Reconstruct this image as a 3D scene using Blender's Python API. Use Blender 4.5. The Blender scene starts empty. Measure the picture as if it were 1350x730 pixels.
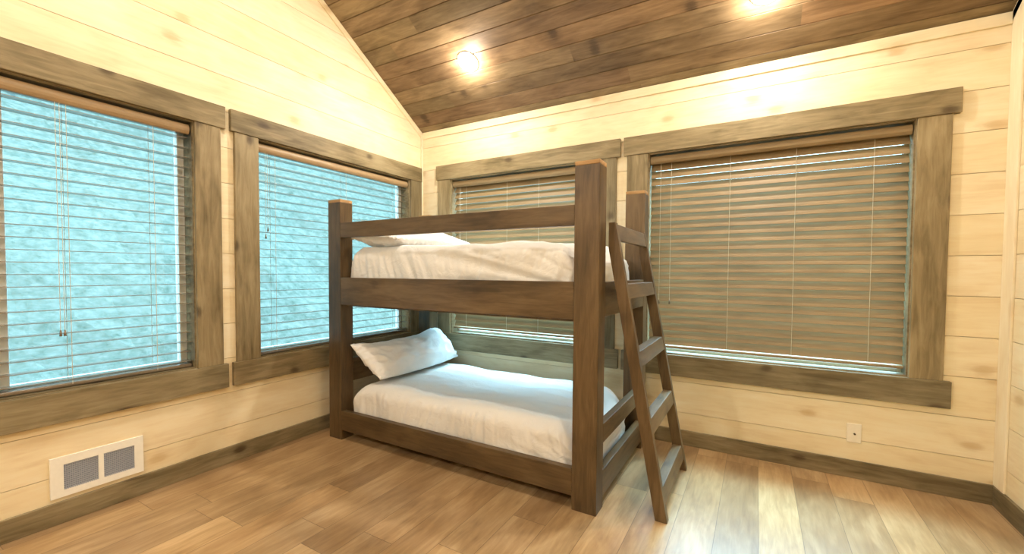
import bpy, bmesh, math, random
from mathutils import Vector, Matrix, noise

S = bpy.context.scene
C = S.collection

# ------------------------------------------------------------------ camera
F_PX, CY = 560.80, 375.96
YAW, PITCH, ROLL = 0.5225, -0.0315, -0.0063
cam_d = bpy.data.cameras.new('camera'); cam = bpy.data.objects.new('camera', cam_d); C.objects.link(cam)
cam_d.sensor_fit = 'HORIZONTAL'; cam_d.sensor_width = 36; cam_d.lens = 36*F_PX/1350
cam_d.shift_y = (CY-365)/1350; cam_d.clip_start = .02
fw = Vector((-math.sin(YAW)*math.cos(PITCH), math.cos(YAW)*math.cos(PITCH), math.sin(PITCH)))
rt = Vector((math.cos(YAW), math.sin(YAW), 0)); dn = -rt.cross(fw)
r2 = rt*math.cos(ROLL)+dn*math.sin(ROLL); d2 = dn*math.cos(ROLL)-rt*math.sin(ROLL)
m = Matrix((r2, -d2, -fw)).transposed().to_4x4(); m.translation = (2.9508, -3.2884, 1.25)
cam.matrix_world = m
S.camera = cam

# ------------------------------------------------------------------ world, daylight, exposure
w = bpy.data.worlds.new('sky'); S.world = w; w.use_nodes = True
bg = w.node_tree.nodes['Background']; bg.inputs[0].default_value = (.46, .77, .95, 1); bg.inputs[1].default_value = 12.0
sun_d = bpy.data.lights.new('overcast_sun', 'SUN'); sun_d.energy = 24.0; sun_d.angle = math.radians(50); sun_d.color = (.38, .72, 1)
sun = bpy.data.objects.new('overcast_sun', sun_d); C.objects.link(sun)
sun.rotation_euler = Vector((.05, -.62, -.78)).to_track_quat('-Z', 'Y').to_euler()
LAMP_W, LAMP_COL, LENS_E = 16.5, (1, .925, .81), 45.0
S.view_settings.view_transform = 'Standard'; S.view_settings.look = 'None'
S.view_settings.exposure = 0.14; S.view_settings.gamma = 1; S.view_settings.use_curve_mapping = False

# ------------------------------------------------------------------ node helpers
def new_mat(name):
    mt = bpy.data.materials.new(name); mt.use_nodes = True
    nt = mt.node_tree; return mt, nt, nt.nodes['Principled BSDF']
def nd(nt, typ, **kw):
    n = nt.nodes.new(typ)
    for k, v in kw.items():
        if k.startswith('i_'):
            n.inputs[int(k[2:])].default_value = v
        else: setattr(n, k, v)
    return n
def lk(nt, a, b): nt.links.new(a, b)
def math_n(nt, op, a, b=None):
    n = nt.nodes.new('ShaderNodeMath'); n.operation = op
    for i, v in enumerate((a, b)):
        if v is None: continue
        if isinstance(v, (int, float)): n.inputs[i].default_value = v
        else: lk(nt, v, n.inputs[i])
    return n.outputs[0]
def ramp(nt, fac, stops):
    r = nt.nodes.new('ShaderNodeValToRGB'); lk(nt, fac, r.inputs[0])
    cr = r.color_ramp
    while len(cr.elements) < len(stops): cr.elements.new(.5)
    for e, (p, c) in zip(cr.elements, stops):
        e.position = p; e.color = (*c, 1) if len(c) == 3 else c
    return r.outputs[0]
def mix(nt, fac, a, b, typ='MIX'):
    n = nt.nodes.new('ShaderNodeMix'); n.data_type = 'RGBA'; n.blend_type = typ
    for idx, v in ((0, fac), (6, a), (7, b)):
        if isinstance(v, (int, float)): n.inputs[idx].default_value = v
        elif isinstance(v, tuple): n.inputs[idx].default_value = (*v, 1) if len(v) == 3 else v
        else: lk(nt, v, n.inputs[idx])
    return n.outputs[2]
def srgb(r, g, b):
    return tuple(((c/255)/12.92 if c/255 <= .04045 else ((c/255+.055)/1.055)**2.4) for c in (r, g, b))

def wood(name, dark, mid, light, axis, board=None, rough=.5, knot=.5, contrast=1.0, knot_col=None, tints=None, bump=.15, gloss=.3, bscale=1.0, endlen=None, kscale=3.2, seams=None):
    """board: (axis index, pitch, offset, second axis coef) => a tone of its own for every board"""
    mt, nt, bs = new_mat(name)
    tc = nd(nt, 'ShaderNodeTexCoord'); oi = nd(nt, 'ShaderNodeObjectInfo')
    sep = nd(nt, 'ShaderNodeSeparateXYZ'); lk(nt, tc.outputs['Object'], sep.inputs[0])
    ax = [sep.outputs[i] for i in range(3)]
    rnd = math_n(nt, 'MULTIPLY', oi.outputs['Random'], 37.0)
    bid = rnd
    if board:
        bi, pitch, off = board[:3]
        v = ax[bi]
        if len(board) > 3: v = math_n(nt, 'MULTIPLY', v, board[3])
        q = math_n(nt, 'FLOOR', math_n(nt, 'DIVIDE', math_n(nt, 'SUBTRACT', v, off), pitch))
        bid = math_n(nt, 'MULTIPLY', q, 7.31)
        if endlen:
            sh = nd(nt, 'ShaderNodeTexWhiteNoise', noise_dimensions='1D'); lk(nt, bid, sh.inputs['W'])
            al = math_n(nt, 'ADD', math_n(nt, 'DIVIDE', ax[axis], endlen), math_n(nt, 'MULTIPLY', sh.outputs['Value'], 5.0))
            q2 = math_n(nt, 'FLOOR', al); bid = math_n(nt, 'ADD', bid, math_n(nt, 'MULTIPLY', q2, 3.77))
    # stretched coordinates, shifted per board
    comb = nd(nt, 'ShaderNodeCombineXYZ')
    for i in range(3):
        k = .11 if i == axis else 1.0
        lk(nt, math_n(nt, 'ADD', math_n(nt, 'MULTIPLY', ax[i], k), math_n(nt, 'MULTIPLY', bid, 1.0 if i != axis else .37)), comb.inputs[i])
    grain = nd(nt, 'ShaderNodeTexNoise'); lk(nt, comb.outputs[0], grain.inputs['Vector'])
    grain.inputs['Scale'].default_value = 38; grain.inputs['Detail'].default_value = 5; grain.inputs['Roughness'].default_value = .62; grain.inputs['Distortion'].default_value = .6
    comb2 = nd(nt, 'ShaderNodeCombineXYZ')
    for i in range(3):
        k = .38 if i == axis else 1.0
        lk(nt, math_n(nt, 'ADD', math_n(nt, 'MULTIPLY', ax[i], k), math_n(nt, 'MULTIPLY', bid, .9)), comb2.inputs[i])
    blot = nd(nt, 'ShaderNodeTexNoise'); lk(nt, comb2.outputs[0], blot.inputs['Vector'])
    blot.inputs['Scale'].default_value = 6.5*bscale; blot.inputs['Detail'].default_value = 3; blot.inputs['Roughness'].default_value = .55; blot.inputs['Distortion'].default_value = .8
    f = math_n(nt, 'ADD', math_n(nt, 'MULTIPLY', grain.outputs[0], .45), math_n(nt, 'MULTIPLY', blot.outputs[0], .55))
    c = .5
    col = ramp(nt, f, ((c-.17/contrast, dark), (c, mid), (c+.17/contrast, light)))
    # per board / object tone
    wn = nd(nt, 'ShaderNodeTexWhiteNoise', noise_dimensions='1D'); lk(nt, bid, wn.inputs['W'])
    if tints:
        n = len(tints); st = [(i/max(1, n-1), t) for i, t in enumerate(tints)]
        tint = ramp(nt, wn.outputs['Value'], st)
        col = mix(nt, 1.0, col, tint, 'MULTIPLY')
    # knots
    if knot > 0:
        cv = nd(nt, 'ShaderNodeCombineXYZ')
        cross = [ax[i] for i in range(3) if i != axis]
        lk(nt, math_n(nt, 'ADD', math_n(nt, 'MULTIPLY', ax[axis], .6), math_n(nt, 'MULTIPLY', bid, 1.3)), cv.inputs[0])
        lk(nt, math_n(nt, 'ADD', math_n(nt, 'ADD', cross[0], cross[1]), math_n(nt, 'MULTIPLY', bid, .71)), cv.inputs[1])
        vo = nd(nt, 'ShaderNodeTexVoronoi', voronoi_dimensions='2D'); lk(nt, cv.outputs[0], vo.inputs['Vector']); vo.inputs['Scale'].default_value = kscale
        wob = math_n(nt, 'ADD', vo.outputs['Distance'], math_n(nt, 'MULTIPLY', math_n(nt, 'SUBTRACT', grain.outputs[0], .5), .10))
        kf = ramp(nt, wob, ((.0, (1, 1, 1)), (.045, (.8, .8, .8)), (.085, (.22, .22, .22)), (.15, (0, 0, 0))))
        col = mix(nt, math_n(nt, 'MULTIPLY', kf, knot), col, knot_col or dark)
    if seams:                                              # narrow bevelled joints between planks
        fr_ = math_n(nt, 'FRACT', math_n(nt, 'DIVIDE', math_n(nt, 'SUBTRACT', ax[board[0]], board[2]), board[1]))
        e1 = math_n(nt, 'ABSOLUTE', math_n(nt, 'SUBTRACT', fr_, .5))
        g1 = math_n(nt, 'GREATER_THAN', e1, .5-seams/board[1])
        fe = math_n(nt, 'FRACT', al); g2 = math_n(nt, 'GREATER_THAN', math_n(nt, 'ABSOLUTE', math_n(nt, 'SUBTRACT', fe, .5)), .5-seams/endlen)
        col = mix(nt, math_n(nt, 'MULTIPLY', math_n(nt, 'MAXIMUM', g1, g2), .75), col, tuple(c_*.45 for c_ in dark))
    lk(nt, col, bs.inputs['Base Color'])
    bs.inputs['Roughness'].default_value = rough
    bs.inputs['Specular IOR Level'].default_value = gloss
    bp = nd(nt, 'ShaderNodeBump'); bp.inputs['Strength'].default_value = bump; bp.inputs['Distance'].default_value = .002
    lk(nt, f, bp.inputs['Height']); lk(nt, bp.outputs[0], bs.inputs['Normal'])
    return mt
def plain(name, col, rough=.5, metal=0, spec=.5, bump=0, bscale=60):
    mt, nt, bs = new_mat(name)
    bs.inputs['Roughness'].default_value = rough; bs.inputs['Metallic'].default_value = metal; bs.inputs['Specular IOR Level'].default_value = spec
    n = nd(nt, 'ShaderNodeTexNoise'); n.inputs['Scale'].default_value = bscale; n.inputs['Detail'].default_value = 3
    tc = nd(nt, 'ShaderNodeTexCoord'); lk(nt, tc.outputs['Object'], n.inputs['Vector'])
    lk(nt, mix(nt, n.outputs[0], tuple(c*.94 for c in col), tuple(min(1, c*1.05) for c in col)), bs.inputs['Base Color'])
    if bump:
        bp = nd(nt, 'ShaderNodeBump'); bp.inputs['Strength'].default_value = bump; bp.inputs['Distance'].default_value = .001
        lk(nt, n.outputs[0], bp.inputs['Height']); lk(nt, bp.outputs[0], bs.inputs['Normal'])
    return mt

# ------------------------------------------------------------------ materials
PZ = .2245            # wall board pitch
PINE_A, PINE_B, PINE_C = (.77, .63, .41), (.85, .74, .52), (.89, .81, .62)
PINE_T = [(1, 1, 1), (1.0, .97, .90), (.96, .92, .82), (1, .98, .95), (.98, .93, .80)]
PK = (.52, .33, .13)
pine_y = wood('pale_pine_left', PINE_A, PINE_B, PINE_C, 1, (2, PZ, .0085), .55, .6, 1.0, PK, PINE_T, .08, .25, kscale=2.6)
pine_x = wood('pale_pine_back', PINE_A, PINE_B, PINE_C, 0, (2, PZ, .0085), .55, .6, 1.0, PK, PINE_T, .08, .25, kscale=2.6)
pine_z = wood('pale_pine_upright', PINE_A, PINE_B, PINE_C, 2, None, .55, .2, .8, PK, None, .08, .25)
CD, CM, CL = (.120, .092, .044), (.235, .185, .100), (.34, .28, .165)
CT = [(1, 1, 1), (1.15, 1.1, 1.05), (.85, .86, .88)]
case = [wood('stained_casing_'+'xyz'[i], CD, CM, CL, i, None, .5, .8, 1.15, (.05, .03, .014), CT, .15, .3, .62) for i in range(3)]
BD, BM, BL = (.060, .037, .015), (.112, .070, .030), (.165, .108, .050)
BT = [(1, 1, 1), (1.15, 1.12, 1.1), (.88, .87, .86)]
bedw = [wood('stained_bed_wood_'+'xyz'[i], BD, BM, BL, i, None, .42, .5, 1.25, (.035, .018, .007), BT, .12, .4, .6) for i in range(3)]
bare = wood('bare_timber_end', (.26, .14, .05), (.38, .22, .09), (.50, .31, .14), 0, None, .6, 0, 1.3)
ceil_m = wood('ceiling_boards', (.14, .098, .054), (.25, .185, .110), (.37, .285, .18), 0, (2, .0713, .6*.0713-.012), .5, .75, 1.1, (.03, .018, .01),
              [(1, .95, .82), (.75, .60, .52), (1.05, 1.0, .85), (.62, .58, .50), (1.15, .92, .78), (.9, .8, .66)], .15, .3, .9, endlen=2.6)
floor_m = wood('floor_planks', (.24, .140, .062), (.42, .275, .135), (.60, .43, .24), 1, (0, .182, .07), .30, .12, .8, (.12, .06, .025),
               [(1, 1, 1), (.74, .70, .68), (1.15, 1.13, 1.08), (.86, .84, .84), (1.08, 1.02, .94)], .05, .6, .8, endlen=1.22, seams=.0013)
slat_m = [wood('blind_slat_wood_x', (.21, .145, .070), (.28, .197, .100), (.35, .255, .138), 0, None, .5, 0, .8, None, None, .05, .3),
          wood('blind_slat_wood_y_backlit', (.13, .095, .055), (.18, .13, .08), (.23, .17, .11), 1, None, .4, 0, .8, None, None, .05, .5)]  # same slat wood for the left blinds, backlit darkness put into its colour
valance_m = wood('blind_valance_wood', (.30, .20, .10), (.38, .26, .14), (.46, .33, .19), 1, None, .45, 0, .8, None, None, .05, .4)
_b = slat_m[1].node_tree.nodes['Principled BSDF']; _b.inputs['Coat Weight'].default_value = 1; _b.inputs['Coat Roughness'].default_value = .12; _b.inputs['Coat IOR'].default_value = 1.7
white_vinyl = plain('white_vinyl', (.78, .78, .76), .35)
white_paint = plain('white_enamel', (.90, .87, .78), .4)
grille_m = plain('grey_grille', (.42, .44, .50), .4)
dark_m = plain('dark_cavity', (.10, .11, .14), .8)
plate_m = plain('ivory_plate', (.86, .78, .62), .4)
metal_m = plain('dark_connector', (.12, .09, .05), .35, .6)
cord_m = plain('cord_fibre', (.62, .55, .42), .8)
cloth_m = plain('white_cotton', (.80, .78, .74), .85, 0, .2, .25, 350)
pillow_m = plain('white_pillow_cotton', (.84, .83, .81), .85, 0, .2, .25, 350)

for cm in (cloth_m, pillow_m):                             # soft crumples of washed cotton
    nt = cm.node_tree; bs = nt.nodes['Principled BSDF']
    tc = nd(nt, 'ShaderNodeTexCoord'); n2 = nd(nt, 'ShaderNodeTexNoise'); n2.inputs['Scale'].default_value = 9; n2.inputs['Detail'].default_value = 7; n2.inputs['Distortion'].default_value = 1.8
    lk(nt, tc.outputs['Object'], n2.inputs['Vector'])
    bp = nd(nt, 'ShaderNodeBump'); bp.inputs['Strength'].default_value = .55; bp.inputs['Distance'].default_value = .014
    rg = math_n(nt, 'ABSOLUTE', math_n(nt, 'SUBTRACT', n2.outputs[0], .5)); lk(nt, rg, bp.inputs['Height']); lk(nt, bp.outputs[0], bs.inputs['Normal'])
glass_m, nt, bs = new_mat('window_glass')
out = nt.nodes['Material Output']; tr = nd(nt, 'ShaderNodeBsdfTransparent'); gl = nd(nt, 'ShaderNodeBsdfGlossy'); gl.inputs['Roughness'].default_value = .02
tr.inputs[0].default_value = (.93, .97, .96, 1)
lw = nd(nt, 'ShaderNodeLayerWeight'); lw.inputs[0].default_value = .5; ms = nd(nt, 'ShaderNodeMixShader')
fr = math_n(nt, 'ADD', math_n(nt, 'MULTIPLY', math_n(nt, 'POWER', lw.outputs['Facing'], 5.0), .9), .035)
lk(nt, fr, ms.inputs[0]); lk(nt, tr.outputs[0], ms.inputs[1]); lk(nt, gl.outputs[0], ms.inputs[2]); lk(nt, ms.outputs[0], out.inputs[0])

lens_m, nt, bs = new_mat('lamp_lens')
bs.inputs['Base Color'].default_value = (1, .95, .85, 1); bs.inputs['Emission Color'].default_value = (1, .90, .70, 1); bs.inputs['Emission Strength'].default_value = LENS_E

hill_m, nt, bs = new_mat('frosty_undergrowth')
tc = nd(nt, 'ShaderNodeTexCoord'); n1 = nd(nt, 'ShaderNodeTexNoise'); n1.inputs['Scale'].default_value = 9; n1.inputs['Detail'].default_value = 12; n1.inputs['Roughness'].default_value = .85
lk(nt, tc.outputs['Object'], n1.inputs['Vector'])
lk(nt, ramp(nt, n1.outputs[0], ((.36, (.034, .044, .034)), (.46, (.062, .072, .060)), (.54, (.084, .092, .080)), (.64, (.120, .122, .112)))), bs.inputs['Base Color']); bs.inputs['Roughness'].default_value = .95; bs.inputs['Specular IOR Level'].default_value = 0
tree_m, nt, bs = new_mat('frosted_foliage')
tc = nd(nt, 'ShaderNodeTexCoord'); n1 = nd(nt, 'ShaderNodeTexNoise'); n1.inputs['Scale'].default_value = 3.5; n1.inputs['Detail'].default_value = 7; n1.inputs['Roughness'].default_value = .8
mp = nd(nt, 'ShaderNodeMapping'); mp.inputs['Scale'].default_value = (1, 1, .35)
lk(nt, tc.outputs['Object'], mp.inputs[0]); lk(nt, mp.outputs[0], n1.inputs['Vector'])
lk(nt, ramp(nt, n1.outputs[0], ((.36, (.052, .064, .062)), (.5, (.078, .092, .090)), (.64, (.115, .126, .122)))), bs.inputs['Base Color']); bs.inputs['Roughness'].default_value = .95; bs.inputs['Specular IOR Level'].default_value = 0

# ------------------------------------------------------------------ object helpers
def obj(name, bm, mat, parent=None, bevel=0, smooth=False, kind=None, base=None):
    me = bpy.data.meshes.new(name); bmesh.ops.recalc_face_normals(bm, faces=bm.faces[:]); bm.to_mesh(me); bm.free()
    for mm in (mat if isinstance(mat, (list, tuple)) else [mat]): me.materials.append(mm)
    if smooth:
        for p in me.polygons: p.use_smooth = True
    o = bpy.data.objects.new(name, me); C.objects.link(o)
    if parent is not None:
        o.parent = parent; pp = Vector((0, 0, 0)); q = parent
        while q is not None: pp += q.location; q = q.parent
        o.location = -pp
    if bevel:
        b = o.modifiers.new('bevel', 'BEVEL'); b.width = bevel; b.segments = 2; b.limit_method = 'ANGLE'; b.angle_limit = math.radians(50)
    if kind: o['kind'] = kind
    return o
def tag(o, label, cat, group=None):
    o['label'] = label; o['category'] = cat
    if group: o['group'] = group
    return o
def empty(name, loc, label=None, cat=None, group=None, kind=None):
    o = bpy.data.objects.new(name, None); C.objects.link(o); o.location = loc
    if label: tag(o, label, cat, group)
    if kind: o['kind'] = kind
    return o
def box(bm, x0, y0, z0, x1, y1, z1, mi=0):
    r = bmesh.ops.create_cube(bm, size=1)
    M = Matrix.Translation(((x0+x1)/2, (y0+y1)/2, (z0+z1)/2)) @ Matrix.Diagonal((abs(x1-x0), abs(y1-y0), abs(z1-z0), 1))
    bmesh.ops.transform(bm, matrix=M, verts=r['verts'])
    for v in r['verts']:
        for f in v.link_faces: f.material_index = mi
    return r['verts']
def boxm(*a):
    bm = bmesh.new(); box(bm, *a); return bm
def cyl(bm, p0, p1, r0, r1=None, seg=12):
    p0, p1 = Vector(p0), Vector(p1); d = p1-p0
    r = bmesh.ops.create_cone(bm, cap_ends=True, segments=seg, radius1=r0, radius2=r0 if r1 is None else r1, depth=d.length)
    M = Matrix.Translation((p0+p1)/2) @ d.to_track_quat('Z', 'Y').to_matrix().to_4x4()
    bmesh.ops.transform(bm, matrix=M, verts=r['verts']); return r['verts']
def prism(bm, pts, axis, a, b):
    """polygon pts in the two other axes, extruded along axis from a to b"""
    def mk(p, t):
        if axis == 0: return (t, p[0], p[1])
        if axis == 1: return (p[0], t, p[1])
        return (p[0], p[1], t)
    A = [bm.verts.new(mk(p, a)) for p in pts]; B = [bm.verts.new(mk(p, b)) for p in pts]
    bm.faces.new(A); bm.faces.new(B[::-1]); n = len(pts)
    for i in range(n): bm.faces.new((A[i], B[i], B[(i+1) % n], A[(i+1) % n]))

# ------------------------------------------------------------------ room dimensions
HC, SL, W = 2.634, .6253, 4.098          # eaves height, ceiling slope, room width
YR, YB = -2.75, -5.5                      # ridge, rear wall
ZR = HC - SL*YR
ZT, ZH, ZBT, ZB = 2.276, 2.138, .652, .500
WT = .15
# window openings: (low, high) along the wall
WA = (-3.543, -2.013); WB = (-1.636, -.181); WC = (.374, 1.840); WD = (2.229, 3.723)

# ------------------------------------------------------------------ floor and ceiling
obj('floor', boxm(-WT, YB-WT, -.12, W+WT, WT, 0), floor_m, kind='structure')
# plank seams are fine grooves in the floor mesh: thin dark gaps are modelled as shallow lines
def board_field(holes, a0, a1, z0, z1, face, axis, pitch=PZ, off=.0085, gap=.0028, th=.018, seed=1, backing=True):
    """boards with real gaps on a wall plane; axis 1: boards run along y (left/right wall), 0: along x"""
    bm = bmesh.new(); rnd = random.Random(seed)
    def add(lo, hi, zl, zh, t0, t1):
        if hi-lo < 1e-4 or zh-zl < 1e-4: return
        if axis == 1: box(bm, min(face+t0, face+t1), lo, zl, max(face+t0, face+t1), hi, zh)
        else: box(bm, lo, min(face+t0, face+t1), zl, hi, max(face+t0, face+t1), zh)
    def split(zl, zh, t0, t1):
        segs = [(a0, a1)]; zs = None
        for (h0, h1, hz0, hz1) in holes:
            if zh <= hz0+1e-6 or zl >= hz1-1e-6: continue
            ns = []
            for s0, s1 in segs:
                if h1 <= s0 or h0 >= s1: ns.append((s0, s1)); continue
                if s0 < h0: ns.append((s0, h0))
                if h1 < s1: ns.append((h1, s1))
            segs = ns
        for s in segs: add(s[0], s[1], zl, zh, t0, t1)
    k = math.floor((z0-off)/pitch)
    cuts = sorted({h for hh in holes for h in hh[2:]})
    while off+k*pitch < z1:
        lo, hi = max(z0, off+k*pitch+gap/2), min(z1, off+(k+1)*pitch-gap/2)
        zz = [lo]+[c for c in cuts if lo < c < hi]+[hi]
        for i in range(len(zz)-1): split(zz[i], zz[i+1], 0, th)
        k += 1
    zz = [z0]+[c for c in cuts if z0 < c < z1]+[z1]
    for i in range(len(zz)-1): split(zz[i], zz[i+1], th, WT if th > 0 else -WT)
    return bm
def cut_gable(bm):
    for s, y0 in ((SL, 0), (-SL, 2*YR)):
        # keep below plane z = HC - s*(y-y0)
        bmesh.ops.bisect_plane(bm, geom=bm.verts[:]+bm.edges[:]+bm.faces[:], plane_co=(0, y0, HC+.001), plane_no=Vector((0, s, 1)).normalized(), clear_outer=True)
hl = [(a, b, ZBT, ZH) for a, b in (WA, WB)]
hb = [(a, b, ZBT, ZH) for a, b in (WC, WD)]
bm = board_field(hl, YB, 0, 0, ZR, 0, 1, th=-.018); cut_gable(bm); obj('wall_left', bm, pine_y, kind='structure')
bm = board_field([], YB, 0, 0, ZR, W, 1, th=.018); cut_gable(bm); obj('wall_right', bm, pine_y, kind='structure')
obj('wall_back', board_field(hb, -WT, W+WT, 0, HC, 0, 0, th=.018), pine_x, kind='structure')
obj('wall_rear', board_field([], -WT, W+WT, 0, HC, YB, 0, th=-.018), pine_x, kind='structure')
# ceiling: boards laid along x on both slopes of the vault (pitch .114 m in y, .0713 in z)
bm = bmesh.new(); L = .0713/SL
def slope_box(y0, y1, sgn, t0, t1, yref):
    f = lambda y, t: (y, HC+SL*(-y)*1+t) if sgn > 0 else (y, HC+SL*(y-2*YR)+t)
    prism(bm, [f(y0, t0), f(y1, t0), f(y1, t1), f(y0, t1)], 0, -WT, W+WT)
y = 0.0; offz = .6*.0713-.012
k0 = math.floor((HC-offz)/.0713)
k = k0
while True:
    zl, zh = max(HC, offz+k*.0713)+.0018, min(ZR, offz+(k+1)*.0713)-.0018
    if zl >= ZR: break
    if zh > zl:
        ya, yb_ = -(zl-HC)/SL, -(zh-HC)/SL
        slope_box(yb_, ya, 1, 0, .018, 0)
        slope_box(2*YR-ya, 2*YR-yb_, -1, 0, .018, 0)
    k += 1
slope_box(YR, WT, 1, .018, .12, 0); slope_box(YB-WT, YR, -1, .018, .12, 0)
obj('ceiling', bm, ceil_m, kind='structure')

# ------------------------------------------------------------------ baseboards and trims
BH = .108; bt = .016
for nm, b, mt in (('baseboard_left', (0, YB, 0, bt, -bt, BH), case[1]), ('baseboard_back', (0, -bt, 0, W, 0, BH), case[0]),
                  ('baseboard_right', (W-bt, YB, 0, W, -bt, BH), case[1]), ('baseboard_rear', (bt, YB, 0, W-bt, YB+bt, BH), case[0])):
    obj(nm, boxm(*b), mt, bevel=.003, kind='structure')
tt = .012
obj('trim_1', boxm(0, -.018, BH, .018, 0, HC-.02), pine_z, bevel=.003, kind='structure')                 # corner left/back
obj('trim_2', boxm(W-tt, -.115, BH, W, 0, HC+.05), pine_z, bevel=.003, kind='structure')              # corner board, right wall
obj('trim_3', boxm(.018, -tt, HC-.065, W-tt, 0, HC-.001), pine_x, bevel=.003, kind='structure')             # along the eaves
for i, x0, x1 in ((4, 0, tt), (5, W-tt, W)):
    bm = bmesh.new()
    prism(bm, [(-.002, HC-.055), (-.002, HC), (YR, ZR), (YR, ZR-.055)], 0, x0, x1)
    obj('trim_%d' % i, bm, pine_y, bevel=.003, kind='structure')

# ------------------------------------------------------------------ windows (casings, jamb liner, sash frame, glass)
def wall_box(side, a0, a1, z0, z1, d0, d1):
    """d: distance into the room (+) or out through the wall (-)"""
    if side == 'left': return (min(d0, d1), a0, z0, max(d0, d1), a1, z1)
    return (a0, min(-d0, -d1), z0, a1, max(-d0, -d1), z1)
def window(n, side, op, outer, head, apron, slider=True):
    root = empty('window_%d' % n, (0, (op[0]+op[1])/2, ZBT) if side == 'left' else ((op[0]+op[1])/2, 0, ZBT), kind='structure')
    ai = 1 if side == 'left' else 0
    g = lambda *a: boxm(*wall_box(side, *a))
    obj('head_casing', g(head[0], head[1], ZH, ZT, 0, .030), case[ai], root, .003)
    obj('side_casing', g(outer[0], op[0], ZBT, ZH, 0, .024), case[2], root, .003)
    obj('side_casing', g(op[1], outer[1], ZBT, ZH, 0, .024), case[2], root, .003)
    obj('bottom_casing', g(apron[0], apron[1], ZB, ZBT, 0, .030), case[ai], root, .003)
    D = .10; t = .008
    bm = bmesh.new()
    for a in ((op[0], op[0]+t, ZBT+t, ZH-t, 0, -D), (op[1]-t, op[1], ZBT+t, ZH-t, 0, -D), (op[0], op[1], ZH-t, ZH, 0, -D), (op[0], op[1], ZBT, ZBT+t, 0, -D)):
        box(bm, *wall_box(side, *a))
    obj('jamb_liner', bm, case[ai], root)
    e = .042 if side == 'left' else .028; mid = (op[0]+op[1])/2
    bm = bmesh.new(); d0, d1 = -D, -D-.045
    for a in [(op[0], op[0]+e, ZBT, ZH, d0, d1), (op[1]-e, op[1], ZBT, ZH, d0, d1), (op[0]+e, op[1]-e, ZH-e, ZH, d0, d1), (op[0]+e, op[1]-e, ZBT, ZBT+e, d0, d1)] + (
              [(mid-.035, mid+.035, ZBT+e, ZH-e, d0+.004, d1)] if slider else []):
        box(bm, *wall_box(side, *a))
    obj('window_frame', bm, white_vinyl, root, .003)
    for a, b in (((op[0]+e, mid-.035), (mid+.035, op[1]-e)) if slider else ((op[0]+e, op[1]-e),)):
        obj('glass_pane', g(a, b, ZBT+e, ZH-e, -D-.020, -D-.024), glass_m, root)
ov = .026
window(1, 'left', WA, (WA[0]-.143, WA[1]+.143), (WA[0]-.17, WA[1]+.17), (WA[0]-.17, WA[1]+.17))
window(2, 'left', WB, (-1.788, -.028), (-1.812, -.028), (-1.812, -.028), False)
window(3, 'back', WC, (.230, 1.993), (.206, 2.022), (.206, 2.022), False)
window(4, 'back', WD, (2.0745, 3.869), (2.0486, 3.903), (2.0486, 3.903), False)

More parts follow.
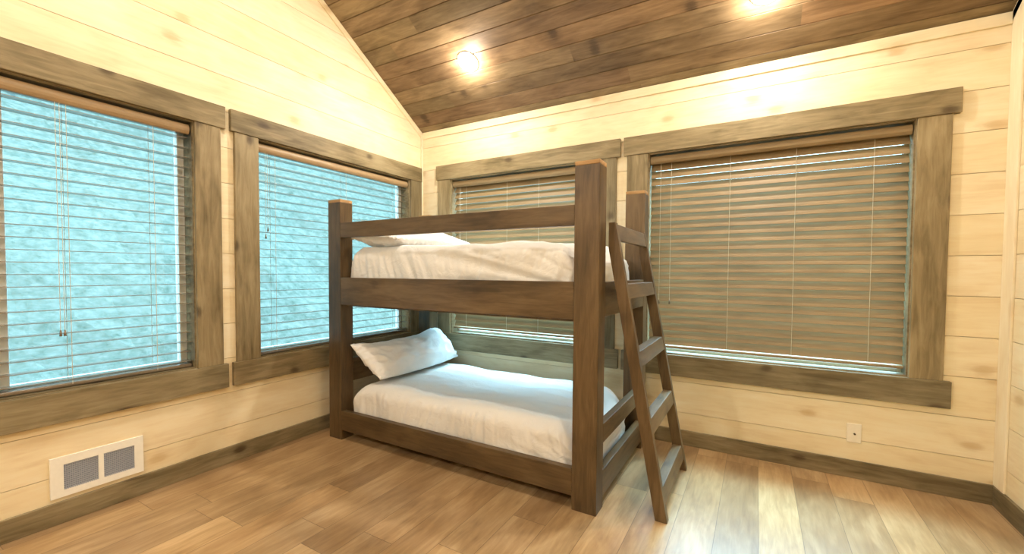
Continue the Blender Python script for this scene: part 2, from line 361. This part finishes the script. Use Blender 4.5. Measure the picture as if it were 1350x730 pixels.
# ------------------------------------------------------------------ blinds
def blind(side, op, tilt, pitch, label, cords, zbot, wand=None):
    a0, a1 = op[0]+.014, op[1]-.014
    if side == 'left': a0, a1 = op[0]+.012, op[1]-.016
    c = (op[0]+op[1])/2
    dep = -.052                                            # centre of the slats, outwards from the wall face
    root = empty('window_blind', (dep, c, ZBT+.02) if side == 'left' else (c, -dep, ZBT+.02), label, 'blind', 'wooden window blinds')
    mt = slat_m[1 if side == 'left' else 0]  # left side takes the copy with backlit shade in its colour
    def P(bm, prof, b0, b1):                               # profile in (depth, z)
        if side == 'left': prism(bm, [(d, z) for d, z in prof], 1, b0, b1)
        else: prism(bm, [(-d, z) for d, z in prof], 0, b0, b1)
    zt = ZH-.022
    bm = bmesh.new()                                       # valance with a rounded face
    prof = [(-.030, zt), (-.014, zt), (-.008, zt-.006), (-.003, zt-.016), (-.001, zt-.028), (-.003, zt-.040), (-.009, zt-.050), (-.014, zt-.056), (-.030, zt-.056)]
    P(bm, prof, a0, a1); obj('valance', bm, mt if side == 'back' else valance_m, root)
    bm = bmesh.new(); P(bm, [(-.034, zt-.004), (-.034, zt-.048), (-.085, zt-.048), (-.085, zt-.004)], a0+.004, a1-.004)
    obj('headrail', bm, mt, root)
    w_, th = (.065, .0030) if side == 'back' else (.060, .0026)
    bm = bmesh.new(); z = zt-.075; ct, st = math.cos(tilt), math.sin(tilt)
    zend = zbot+(.052 if side == 'back' else .036)
    n = round((z-zend)/pitch); pitch = (z-zend)/n
    for i in range(n+1):
        zc = z-i*pitch
        pr = []
        for s in (-1, -.5, 0, .5, 1):                      # gently crowned slat: room edge (+) hangs low
            u = s*w_/2; v = .0018*(1-s*s)
            pr.append((dep+u*ct+v*st, zc-u*st+v*ct))
        for s in (1, .5, 0, -.5, -1):
            u = s*w_/2; v = .0018*(1-s*s)-th
            pr.append((dep+u*ct+v*st, zc-u*st+v*ct))
        P(bm, pr, a0, a1)
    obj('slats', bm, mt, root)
    zl = z-n*pitch
    bm = bmesh.new(); P(bm, [(dep-.026, zbot), (dep+.026, zbot), (dep+.028, zbot+.004), (dep+.028, zbot+.014), (dep+.024, zbot+.018), (dep-.024, zbot+.018), (dep-.028, zbot+.014), (dep-.028, zbot+.004)], a0, a1)
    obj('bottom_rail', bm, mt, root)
    for cpos in cords:
        bm = bmesh.new()
        reach = w_/2*ct+.003
        for dd in (dep+reach, dep-reach):
            p0 = (dd, cpos, zbot+.01) if side == 'left' else (cpos, -dd, zbot+.01)
            p1 = (dd, cpos, zt-.05) if side == 'left' else (cpos, -dd, zt-.05)
            cyl(bm, p0, p1, .0012, seg=6)
        obj('ladder_cord', bm, cord_m, root)
    if wand:
        for j, (cp, zlow) in enumerate(wand):
            bm = bmesh.new(); d = dep+w_/2*ct+.012
            p = lambda z: (d, cp, z) if side == 'left' else (cp, -d, z)
            cyl(bm, p(zlow), p(zt-.056), .0011, seg=6)
            lc = obj('lift_cord', bm, cord_m, root)
            bm = bmesh.new(); cyl(bm, p(zlow-.03), p(zlow), .006, .003, seg=10)
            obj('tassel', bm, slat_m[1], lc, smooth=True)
    return root
TL, TB = math.radians(1), math.radians(62.5)
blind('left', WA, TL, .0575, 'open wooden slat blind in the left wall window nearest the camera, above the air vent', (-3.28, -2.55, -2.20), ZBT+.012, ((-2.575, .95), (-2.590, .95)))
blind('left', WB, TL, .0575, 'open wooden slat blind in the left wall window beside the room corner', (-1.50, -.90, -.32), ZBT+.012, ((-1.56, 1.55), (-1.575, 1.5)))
blind('back', WC, TB, .0550, 'closed tan slat blind in the back wall window directly behind the bunk bed', (.53, .98, 1.30, 1.70), ZBT+.046, ((.47, 1.0), (.455, 1.0)))
blind('back', WD, TB, .0550, 'closed tan slat blind in the wide back wall window right of the ladder', (2.775, 3.155, 3.547), ZBT+.040, ((2.315, 1.05), (2.39, 1.05)))

# ------------------------------------------------------------------ bunk bed
X0, X1, Y0, Y1 = .177, 2.262, -1.219, -.133
PW, PD = .1345, .109
bed = empty('bunk_bed', ((X0+X1)/2, (Y0+Y1)/2, 0), 'dark-stained timber bunk bed with thick square posts in front of the window corner', 'bed')
for (xa, ya, top) in ((X0, Y0, 1.773), (X1-PW, Y0, 1.818), (X0, Y1-PD, 1.773), (X1-PW, Y1-PD, 1.826)):
    p = obj('post', boxm(xa, ya, 0, xa+PW, ya+PD, top-.022), bedw[2], bed, .003)
    cpo = obj('post_cap', boxm(xa, ya, top-.022, xa+PW, ya+PD, top), bare, p, .003)
    cpo['label'] = 'bare unstained timber end'
RT = .042
def rail(nm, y_or_x, a0, a1, z0, z1, along, extra=None):
    if along == 'x': return obj(nm, boxm(a0, y_or_x, z0, a1, y_or_x+RT, z1), bedw[0], bed, .003)
    return obj(nm, boxm(y_or_x, a0, z0, y_or_x+RT, a1, z1), bedw[1], bed, .003)
xi0, xi1, yi0, yi1 = X0+PW, X1-PW, Y0+PD, Y1-PD
rail('guard_rail', Y0+.001, xi0, xi1, 1.492, 1.600, 'x')
for yy in (Y0+.001, Y1-RT-.001):
    rail('side_rail', yy, xi0, xi1, 1.003, 1.201, 'x')
    rail('side_rail', yy, xi0, xi1, .074, .217, 'x')
for xx in (X0+.001, X1-RT-.001):
    rail('end_rail', xx, yi0, yi1, 1.015, 1.201, 'y')
    rail('end_rail', xx, yi0, yi1, .055, .200, 'y')
rail('end_rail', X1-RT-.001, yi0, yi1, .345, .447, 'y')
rail('headboard', X0+.03, yi0, yi1, .40, .575, 'y')
for zz, nm in ((1.045, 'slat_base'), (.105, 'slat_base')):
    bm = bmesh.new()
    for k in range(12):
        xa = X0+RT+.03+k*(X1-X0-2*RT-.14)/11
        if k in (0, 11): ya, yb = yi0+.002, yi1-.002
        else: ya, yb = Y0+RT+.001, Y1-RT-.001
        xa = max(xa, X0+RT+.002)
        box(bm, xa, ya, zz-.018, min(xa+.07, X1-RT-.003), yb, zz)
    for yy in (Y0+RT+.001, Y1-RT-.036):
        box(bm, xi0+.002, yy, zz-.055, xi1-.002, yy+.035, zz-.018)
    obj(nm, bm, bedw[1], bed)

# ------------------------------------------------------------------ bedding
def sstep(a, b, x):
    t = max(0, min(1, (x-a)/(b-a))); return t*t*(3-2*t)
def smoothbox(name, mat, x0, x1, y0, y1, zb, zt, r, endbulge=0, wr=1.0, seed=0, fold=None, nx=190, ny=130, solid=.012):
    """draped bed cover: a rounded loaf, open below, with folds"""
    bm = bmesh.new(); H = zt-zb; yc = (y0+y1)/2
    half = (y1-y0)/2
    prof = []                                              # arc-length profile from front hem over the top to rear hem
    hs = H-r; lt = 2*half-2*r; arc = math.pi*r/2
    tot = 2*hs+2*arc+lt
    for j in range(ny+1):
        s = tot*j/ny
        if s < hs: q = (-half, s)
        elif s < hs+arc: a = (s-hs)/r; q = (-half+r-r*math.cos(a), hs+r*math.sin(a))
        elif s < hs+arc+lt: q = (-half+r+(s-hs-arc), H)
        elif s < hs+2*arc+lt: a = (s-hs-arc-lt)/r; q = (half-r+r*math.sin(a), hs+r*math.cos(a))
        else: q = (half, hs-(s-hs-2*arc-lt))
        prof.append(q)
    R = .13; rows = []
    Lx = x1-x0
    for i in range(nx+1):
        # denser stations at the ends
        t = i/nx; x = x0+Lx*(.5-.5*math.cos(math.pi*t)*(1) if False else t)
        u = i/nx
        if u < .12: e = u/.12; a = e*math.pi/2; x = x0+R*(1-math.cos(a)); k = math.sin(a)
        elif u > .88: e = (1-u)/.12; a = e*math.pi/2; x = x1-R*(1-math.cos(a)); k = math.sin(a)
        else: x = x0+R+(Lx-2*R)*(u-.12)/.76; k = 1
        row = []
        for (py, pz) in prof:
            kz = .10+.90*k**.8
            rr = .045
            shrink = (1-k)**2*.16
            yy = py*(1-shrink)
            xx = x
            if u > .5 and endbulge:                        # foot end swells between the posts
                g = 1-min(1, abs(py)/(half-.07))**5
                xx += endbulge*sstep(.75, 1, u)*g
            row.append(Vector((xx, yc+yy, zb+pz*kz)))
        rows.append(row)
    out_rows = []
    for i in range(nx+1):
        nr = []
        for j in range(ny+1):
            p = rows[i][j]
            a = rows[min(nx, i+1)][j]-rows[max(0, i-1)][j]; b = rows[i][min(ny, j+1)]-rows[i][max(0, j-1)]
            n = b.cross(a) 
            n = n.normalized() if n.length > 1e-9 else Vector((0, 0, 1))
            c = Vector(((x0+x1)/2, yc, zb+H*.3))
            if n.dot(p-c) < 0: n = -n
            side = 1-sstep(.25, .75, n.z)
            q = Vector((p.x*1.0+seed, p.y, p.z))
            big = noise.noise(q*2.6)*.016+noise.noise(q*6.0)*.007
            # hanging creases on the sides: mostly across x, leaning
            lean = p.x+.35*(p.z-zb)*math.sin(3*p.x+seed)
            cr = 1-abs(noise.noise(Vector((lean*15+seed, p.z*2.5, p.y*2))))*2.2
            cr2 = 1-abs(noise.noise(Vector((lean*34+seed, p.z*4.5, p.y*3))))*2.2
            dsp = side*(max(-.5, cr)*.0105+max(-.5, cr2)*.0055)
            top = 1-side
            tq = Vector((p.x*3.2+seed+.8*noise.noise(q*3), p.y*7, 0))
            tcr = 1-abs(noise.noise(tq))*2.4
            dsp += top*max(-.4, tcr)*.0065
            if fold: dsp += fold(p, side, seed)
            if j <= 2 or j >= ny-2: big *= .5; dsp += .004*noise.noise(Vector((p.x*9, seed, 1)))
            nr.append(p+n*((big+dsp)*wr))
        out_rows.append(nr)
    V = [[bm.verts.new(p) for p in r_] for r_ in out_rows]
    for i in range(nx):
        for j in range(ny): bm.faces.new((V[i][j], V[i+1][j], V[i+1][j+1], V[i][j+1]))
    for row in (V[0], V[-1]):
        c = sum((v.co for v in row), Vector())/len(row); cv = bm.verts.new(Vector((row[0].co.x, c.y, zb+.01)))
        for j in range(ny): bm.faces.new((row[j], row[j+1], cv) if row is V[-1] else (row[j+1], row[j], cv))
    o = obj(name, bm, mat, None, smooth=True)
    return o
def fold_up(p, side, seed):
    # long folds fanning from the foot corner of the upper bed
    d = Vector((p.x-2.25, 0, (p.z-1.12)*1.0)); ang = math.atan2(d.z, -d.x+.15); rr = d.length
    k = sstep(.9, 1.4, p.x)
    return k*side*(1-abs(noise.noise(Vector((ang*17, rr*1.2, 3.3))))*2.2)*.011
def fold_low(p, side, seed):
    k = sstep(1.5, 2.0, p.x)
    ang = math.atan2(p.z-.15, 2.25-p.x)
    return k*side*(1-abs(noise.noise(Vector((ang*11, p.x*2, 1.7))))*2.2)*.006
for zb_, zt_, lab, lab2, pos in ((1.05, 1.36, 'thin mattress on the upper bunk, hidden under its white cover', 'rumpled white cover spread over the upper bunk behind the guard rail', 1),
                                (.11, .36, 'thin mattress on the lower bunk, hidden under its white cover', 'white cover spread over the lower bunk, its foot end between the posts', 0)):
    if pos:
        o = smoothbox('bed_cover', cloth_m, xi0+.008, xi1-.012, Y0+RT+.022, Y1-RT-.02, 1.062, 1.418, .075, .095, 1.0, 5.3, fold_up)
        tag(o, lab2, 'bed cover', 'bed covers')
    else:
        o = smoothbox('bed_cover', cloth_m, xi0+.04, xi1-.012, Y0+RT+.022, Y1-RT-.02, .122, .415, .085, .08, 1.0, 1.7, fold_low)
        tag(o, lab2, 'bed cover', 'bed covers')

def pillow(name, Wd, Hh, T, seed, shape, label, group):
    """u along the width (y), v along the height; shape(u, v) -> (center point, normal)"""
    bm = bmesh.new(); nu, nv = 90, 64
    def pt(u, v, s):
        ed = max(0, (1-abs(u)**3.2))**.55*max(0, (1-abs(v)**2.8))**.6
        c, n = shape(u, v)
        q = Vector((u*2.2+seed, v*1.6, s*2.0))
        wv = noise.noise(q*1.6)*.10+noise.noise(q*3.6)*.05
        cr = (1-abs(noise.noise(Vector((u*5+seed, v*2.2, s))))*2.4)*.05*(.35+abs(u))
        edge = math.exp(-((1-max(abs(u), abs(v)))/.10)**2)
        pk = .012*math.sin(u*23+seed+v*5)*edge*noise.noise(q*5)*4
        return c+n*(s*T*ed*(1+wv*1.6+cr*1.8)+pk*.5)
    G = {}
    for s in (1, -1):
        for i in range(nu+1):
            for j in range(nv+1):
                border = i in (0, nu) or j in (0, nv)
                key = (i, j, 0) if border else (i, j, s)
                if key in G: continue
                u = math.sin(math.pi/2*(2*i/nu-1)*.999); v = math.sin(math.pi/2*(2*j/nv-1)*.999)
                G[key] = bm.verts.new(pt(u, v, s))
    for s in (1, -1):
        def g(i, j): return G[(i, j, 0)] if i in (0, nu) or j in (0, nv) else G[(i, j, s)]
        for i in range(nu):
            for j in range(nv):
                f = (g(i, j), g(i+1, j), g(i+1, j+1), g(i, j+1))
                bm.faces.new(f if s > 0 else f[::-1])
    o = obj(name, bm, pillow_m, None, smooth=True)
    ss = o.modifiers.new('sub', 'SUBSURF'); ss.levels = ss.render_levels = 1
    return tag(o, label, 'pillow', group)
def shape_low(u, v):
    # leaning on the headboard; the rear part stands highest, the near corner flicks up
    h = (v+1)/2
    y = -.640+u*(.530-.045*(1-h)*(u < 0)-.02*(1-h))
    top = .675+.040*math.exp(-((u-.72)/.30)**2)+.03*math.exp(-((u+.95)/.22)**2)-.10*sstep(.80, 1.0, u)
    z = .462+h*(top-.462)
    x = .585-h*.245+.02*math.cos(u*2)-.02*u
    n = Vector((.62, -.12*(u < -.5), .55)).normalized()
    return Vector((x, y, z)), n
pillow('pillow', 1.0, .4, .112, 2.2, shape_low, 'plump white pillow leaning at the head of the lower bunk', 'white pillows')
def shape_up(u, v):
    y = -.660+u*.49
    x = .575+v*.23
    z = 1.485+.010*math.cos(u*3)-.012*v+.010*u*u*(u < 0)
    return Vector((x, y, z)), Vector((.08, 0, 1)).normalized()
pillow('pillow', 1.0, .5, .080, 7.7, shape_up, 'white pillow lying flat at the head of the upper bunk behind the guard rail', 'white pillows')

# ------------------------------------------------------------------ ladder
XB, SLP = 2.590, -.187
lad = empty('bunk_ladder', (2.56, -.75, 0), 'dark-stained wooden ladder with flat treads leaning against the foot end of the bunk bed', 'ladder')
def fx(z): return XB+SLP*z
for ya in (-1.100, -.442):
    bm = bmesh.new(); zt = 1.512; wx = .060
    zc = (XB-wx-(X1+.010))/-SLP
    prism(bm, [(fx(0)-wx, 0), (fx(0), 0), (fx(zt), zt), (X1+.010, zt), (X1+.010, zc)], 1, ya, ya+.042)
    obj('stringer', bm, bedw[2], lad, .003)
for zt, h in ((1.505, .088), (1.190, .080), (.840, .080), (.500, .080), (.158, .085)):
    bm = bmesh.new(); i = .003; wx = .052
    if zt > 1.4: pts = [(fx(zt)-i, zt), (fx(zt-h)-i, zt-h), (fx(zt-h)-i-.028, zt-h), (fx(zt)-i-.028, zt)]
    else: pts = [(fx(zt)-i, zt), (fx(zt-h)-i, zt-h), (fx(zt-h)-i-wx, zt-h), (fx(zt)-i-wx, zt)]
    prism(bm, pts, 1, -1.058, -.442)
    obj('top_bar' if zt > 1.4 else 'tread', bm, bedw[1], lad, .003)

# ------------------------------------------------------------------ wall fittings
vent = empty('air_vent', (0, -2.465, .129), 'white metal air vent with two grey grilles low on the left wall', 'vent')
bm = bmesh.new(); y0, y1, z0, z1 = -2.645, -2.284, .129, .328; t = .012
gr = ((-2.598, -2.470), (-2.449, -2.323)); gz0, gz1 = .162, .288
box(bm, 0, y0, z0, t, y1, gz0); box(bm, 0, y0, gz1, t, y1, z1)
box(bm, 0, y0, gz0, t, gr[0][0], gz1); box(bm, 0, gr[0][1], gz0, t, gr[1][0], gz1); box(bm, 0, gr[1][1], gz0, t, y1, gz1)
bmesh.ops.remove_doubles(bm, verts=bm.verts[:], dist=1e-5)
obj('faceplate', bm, white_paint, vent)
for a, b in gr:
    bm = bmesh.new(); n = 13
    for k in range(n):
        zc = gz0+(k+.5)*(gz1-gz0)/n
        prism(bm, [(.003, zc+.002), (.009, zc-.0028), (.0095, zc-.0018), (.0035, zc+.003)], 1, a, b)
    m_ = 16
    for k in range(1, m_):
        yc = a+k*(b-a)/m_; box(bm, .0075, yc-.0011, gz0, .0098, yc+.0011, gz1)
    g_ = obj('grille', bm, grille_m, vent)
    obj('duct_backing', boxm(.0005, a, gz0, .002, b, gz1), dark_m, g_)
pl = empty('cable_outlet', (3.486, 0, .217), 'small ivory cable wall plate low on the back wall below the wide blind', 'wall outlet')
obj('wall_plate', boxm(3.450, -.007, .217, 3.522, 0, .334), plate_m, pl, .003)
bm = bmesh.new(); cyl(bm, (3.488, -.007, .272), (3.488, -.016, .272), .0055, seg=12)
obj('connector', bm, metal_m, pl)

# ------------------------------------------------------------------ ceiling lights
def ceiling_light(x, y, label, group='ceiling lights', k=1.0):
    z = HC-SL*y if y > YR else HC+SL*(y-2*YR)
    sg = 1 if y > YR else -1
    nrm = Vector((0, -SL*sg, -1)).normalized()
    root = empty('ceiling_light', (x, y, z), label, 'ceiling light', group)
    root.rotation_euler = nrm.to_track_quat('-Z', 'Y').to_euler()
    def sub(name, bm, mt, sm=True):
        me = bpy.data.meshes.new(name); bmesh.ops.recalc_face_normals(bm, faces=bm.faces[:]); bm.to_mesh(me); bm.free(); me.materials.append(mt)
        for p in me.polygons: p.use_smooth = sm
        o = bpy.data.objects.new(name, me); C.objects.link(o); o.parent = root; return o
    def lathe(prof, seg=40):
        bm = bmesh.new(); rings = [[bm.verts.new((r*math.cos(2*math.pi*k/seg), r*math.sin(2*math.pi*k/seg), zz)) for k in range(seg)] for r, zz in prof]
        for a, b in zip(rings, rings[1:]):
            for k in range(seg): bm.faces.new((a[k], a[(k+1) % seg], b[(k+1) % seg], b[k]))
        bm.faces.new(rings[0]); bm.faces.new(rings[-1]); return bm
    sub('trim_ring', lathe([(.088, 0), (.088, -.004), (.084, -.008), (.072, -.009), (.053, -.004), (.053, -.001)]), white_paint)
    sub('lens', lathe([(.052, -.002), (.050, -.010), (.040, -.018), (.024, -.023), (.006, -.025)]), lens_m)
    ld = bpy.data.lights.new('bulb', 'POINT'); ld.energy = LAMP_W*k; ld.color = LAMP_COL; ld.shadow_soft_size = .035
    lo = bpy.data.objects.new('bulb', ld); C.objects.link(lo); lo.parent = root; lo.location = (0, 0, -.075)
    ad = bpy.data.lights.new('downlight', 'AREA'); ad.shape = 'DISK'; ad.size = .09; ad.energy = LAMP_W*k*1.1; ad.color = LAMP_COL
    ao = bpy.data.objects.new('downlight', ad); C.objects.link(ao); ao.parent = root; ao.location = (0, 0, -.032)
    return root
ceiling_light(.910, -.473, 'lit round ceiling light on the sloped boards above the bunk bed')
ceiling_light(2.961, -.400, 'lit round ceiling light near the top edge above the wide blind', k=1.0)
for i, (x, y) in enumerate(((.91, -2.1), (2.96, -2.1), (.91, -4.9), (2.96, -4.9))):
    ceiling_light(x, y, 'round ceiling light out of view in the vault', 'ceiling lights out of view', k=1.15)

# ------------------------------------------------------------------ outdoors
def mesh_obj(name, V, Fc, mat):
    me = bpy.data.meshes.new(name); me.from_pydata(V, [], Fc); me.materials.append(mat)
    o = bpy.data.objects.new(name, me); C.objects.link(o); return o
random.seed(4)
def ground(x, y):
    rl = max(0, -x-1.5); rb = max(0, y-2)
    return -1.1+rl*.80+rb*.12+.5*noise.noise(Vector((x*.35, y*.35, 0)))+.16*noise.noise(Vector((x*1.7, y*1.7, 2)))
N = 130; xs = [-26+i*50/N for i in range(N+1)]; ys = [-22+i*52/N for i in range(N+1)]
V = [(x, y, ground(x, y)) for x in xs for y in ys]; Fc = []
for i in range(N):
    for j in range(N):
        cx_, cy_ = (xs[i]+xs[i+1])/2, (ys[j]+ys[j+1])/2
        if -.6 < cx_ < 5 and -6.5 < cy_ < .6: continue
        a = i*(N+1)+j; Fc.append((a, a+N+1, a+N+2, a+1))
o = mesh_obj('ground', V, Fc, hill_m); o['kind'] = 'structure'
V, Fc = [], []
def stick(p0, p1, r0, r1, n=5):
    p0, p1 = Vector(p0), Vector(p1); q = (p1-p0).to_track_quat('Z', 'Y'); b = len(V)
    for p, r in ((p0, r0), (p1, r1)):
        for k in range(n):
            a = 2*math.pi*k/n; V.append(tuple(p+q @ Vector((r*math.cos(a), r*math.sin(a), 0))))
    for k in range(n): Fc.append((b+k, b+(k+1) % n, b+n+(k+1) % n, b+n+k))
    Fc.append(tuple(b+k for k in range(n))[::-1]); Fc.append(tuple(b+n+k for k in range(n)))
for c_ in range(1500):                                     # slender bare trunks with fine upswept twigs
    x, y = random.uniform(-26, -8), random.uniform(-22, 28)
    z = ground(x, y); h = random.uniform(3, 8); tr_ = random.uniform(.018, .05); lx, ly = random.uniform(-.3, .3), random.uniform(-.3, .3)
    stick((x, y, z-.2), (x+lx, y+ly, z+h), tr_, tr_*.3, 4)
    for k in range(16):
        t = random.uniform(.15, .97); a = random.uniform(0, 6.28); ln = (1.25-t)*random.uniform(.3, .8)
        p = Vector((x+lx*t, y+ly*t, z+h*t))
        stick(p, p+Vector((math.cos(a)*ln*.4, math.sin(a)*ln*.4, ln*.9)), tr_*.3, .004, 3)
o = mesh_obj('woodland', V, Fc, tree_m); o['kind'] = 'stuff'; tag(o, 'blurred frosty blue-green woodland beyond the left wall windows', 'trees')
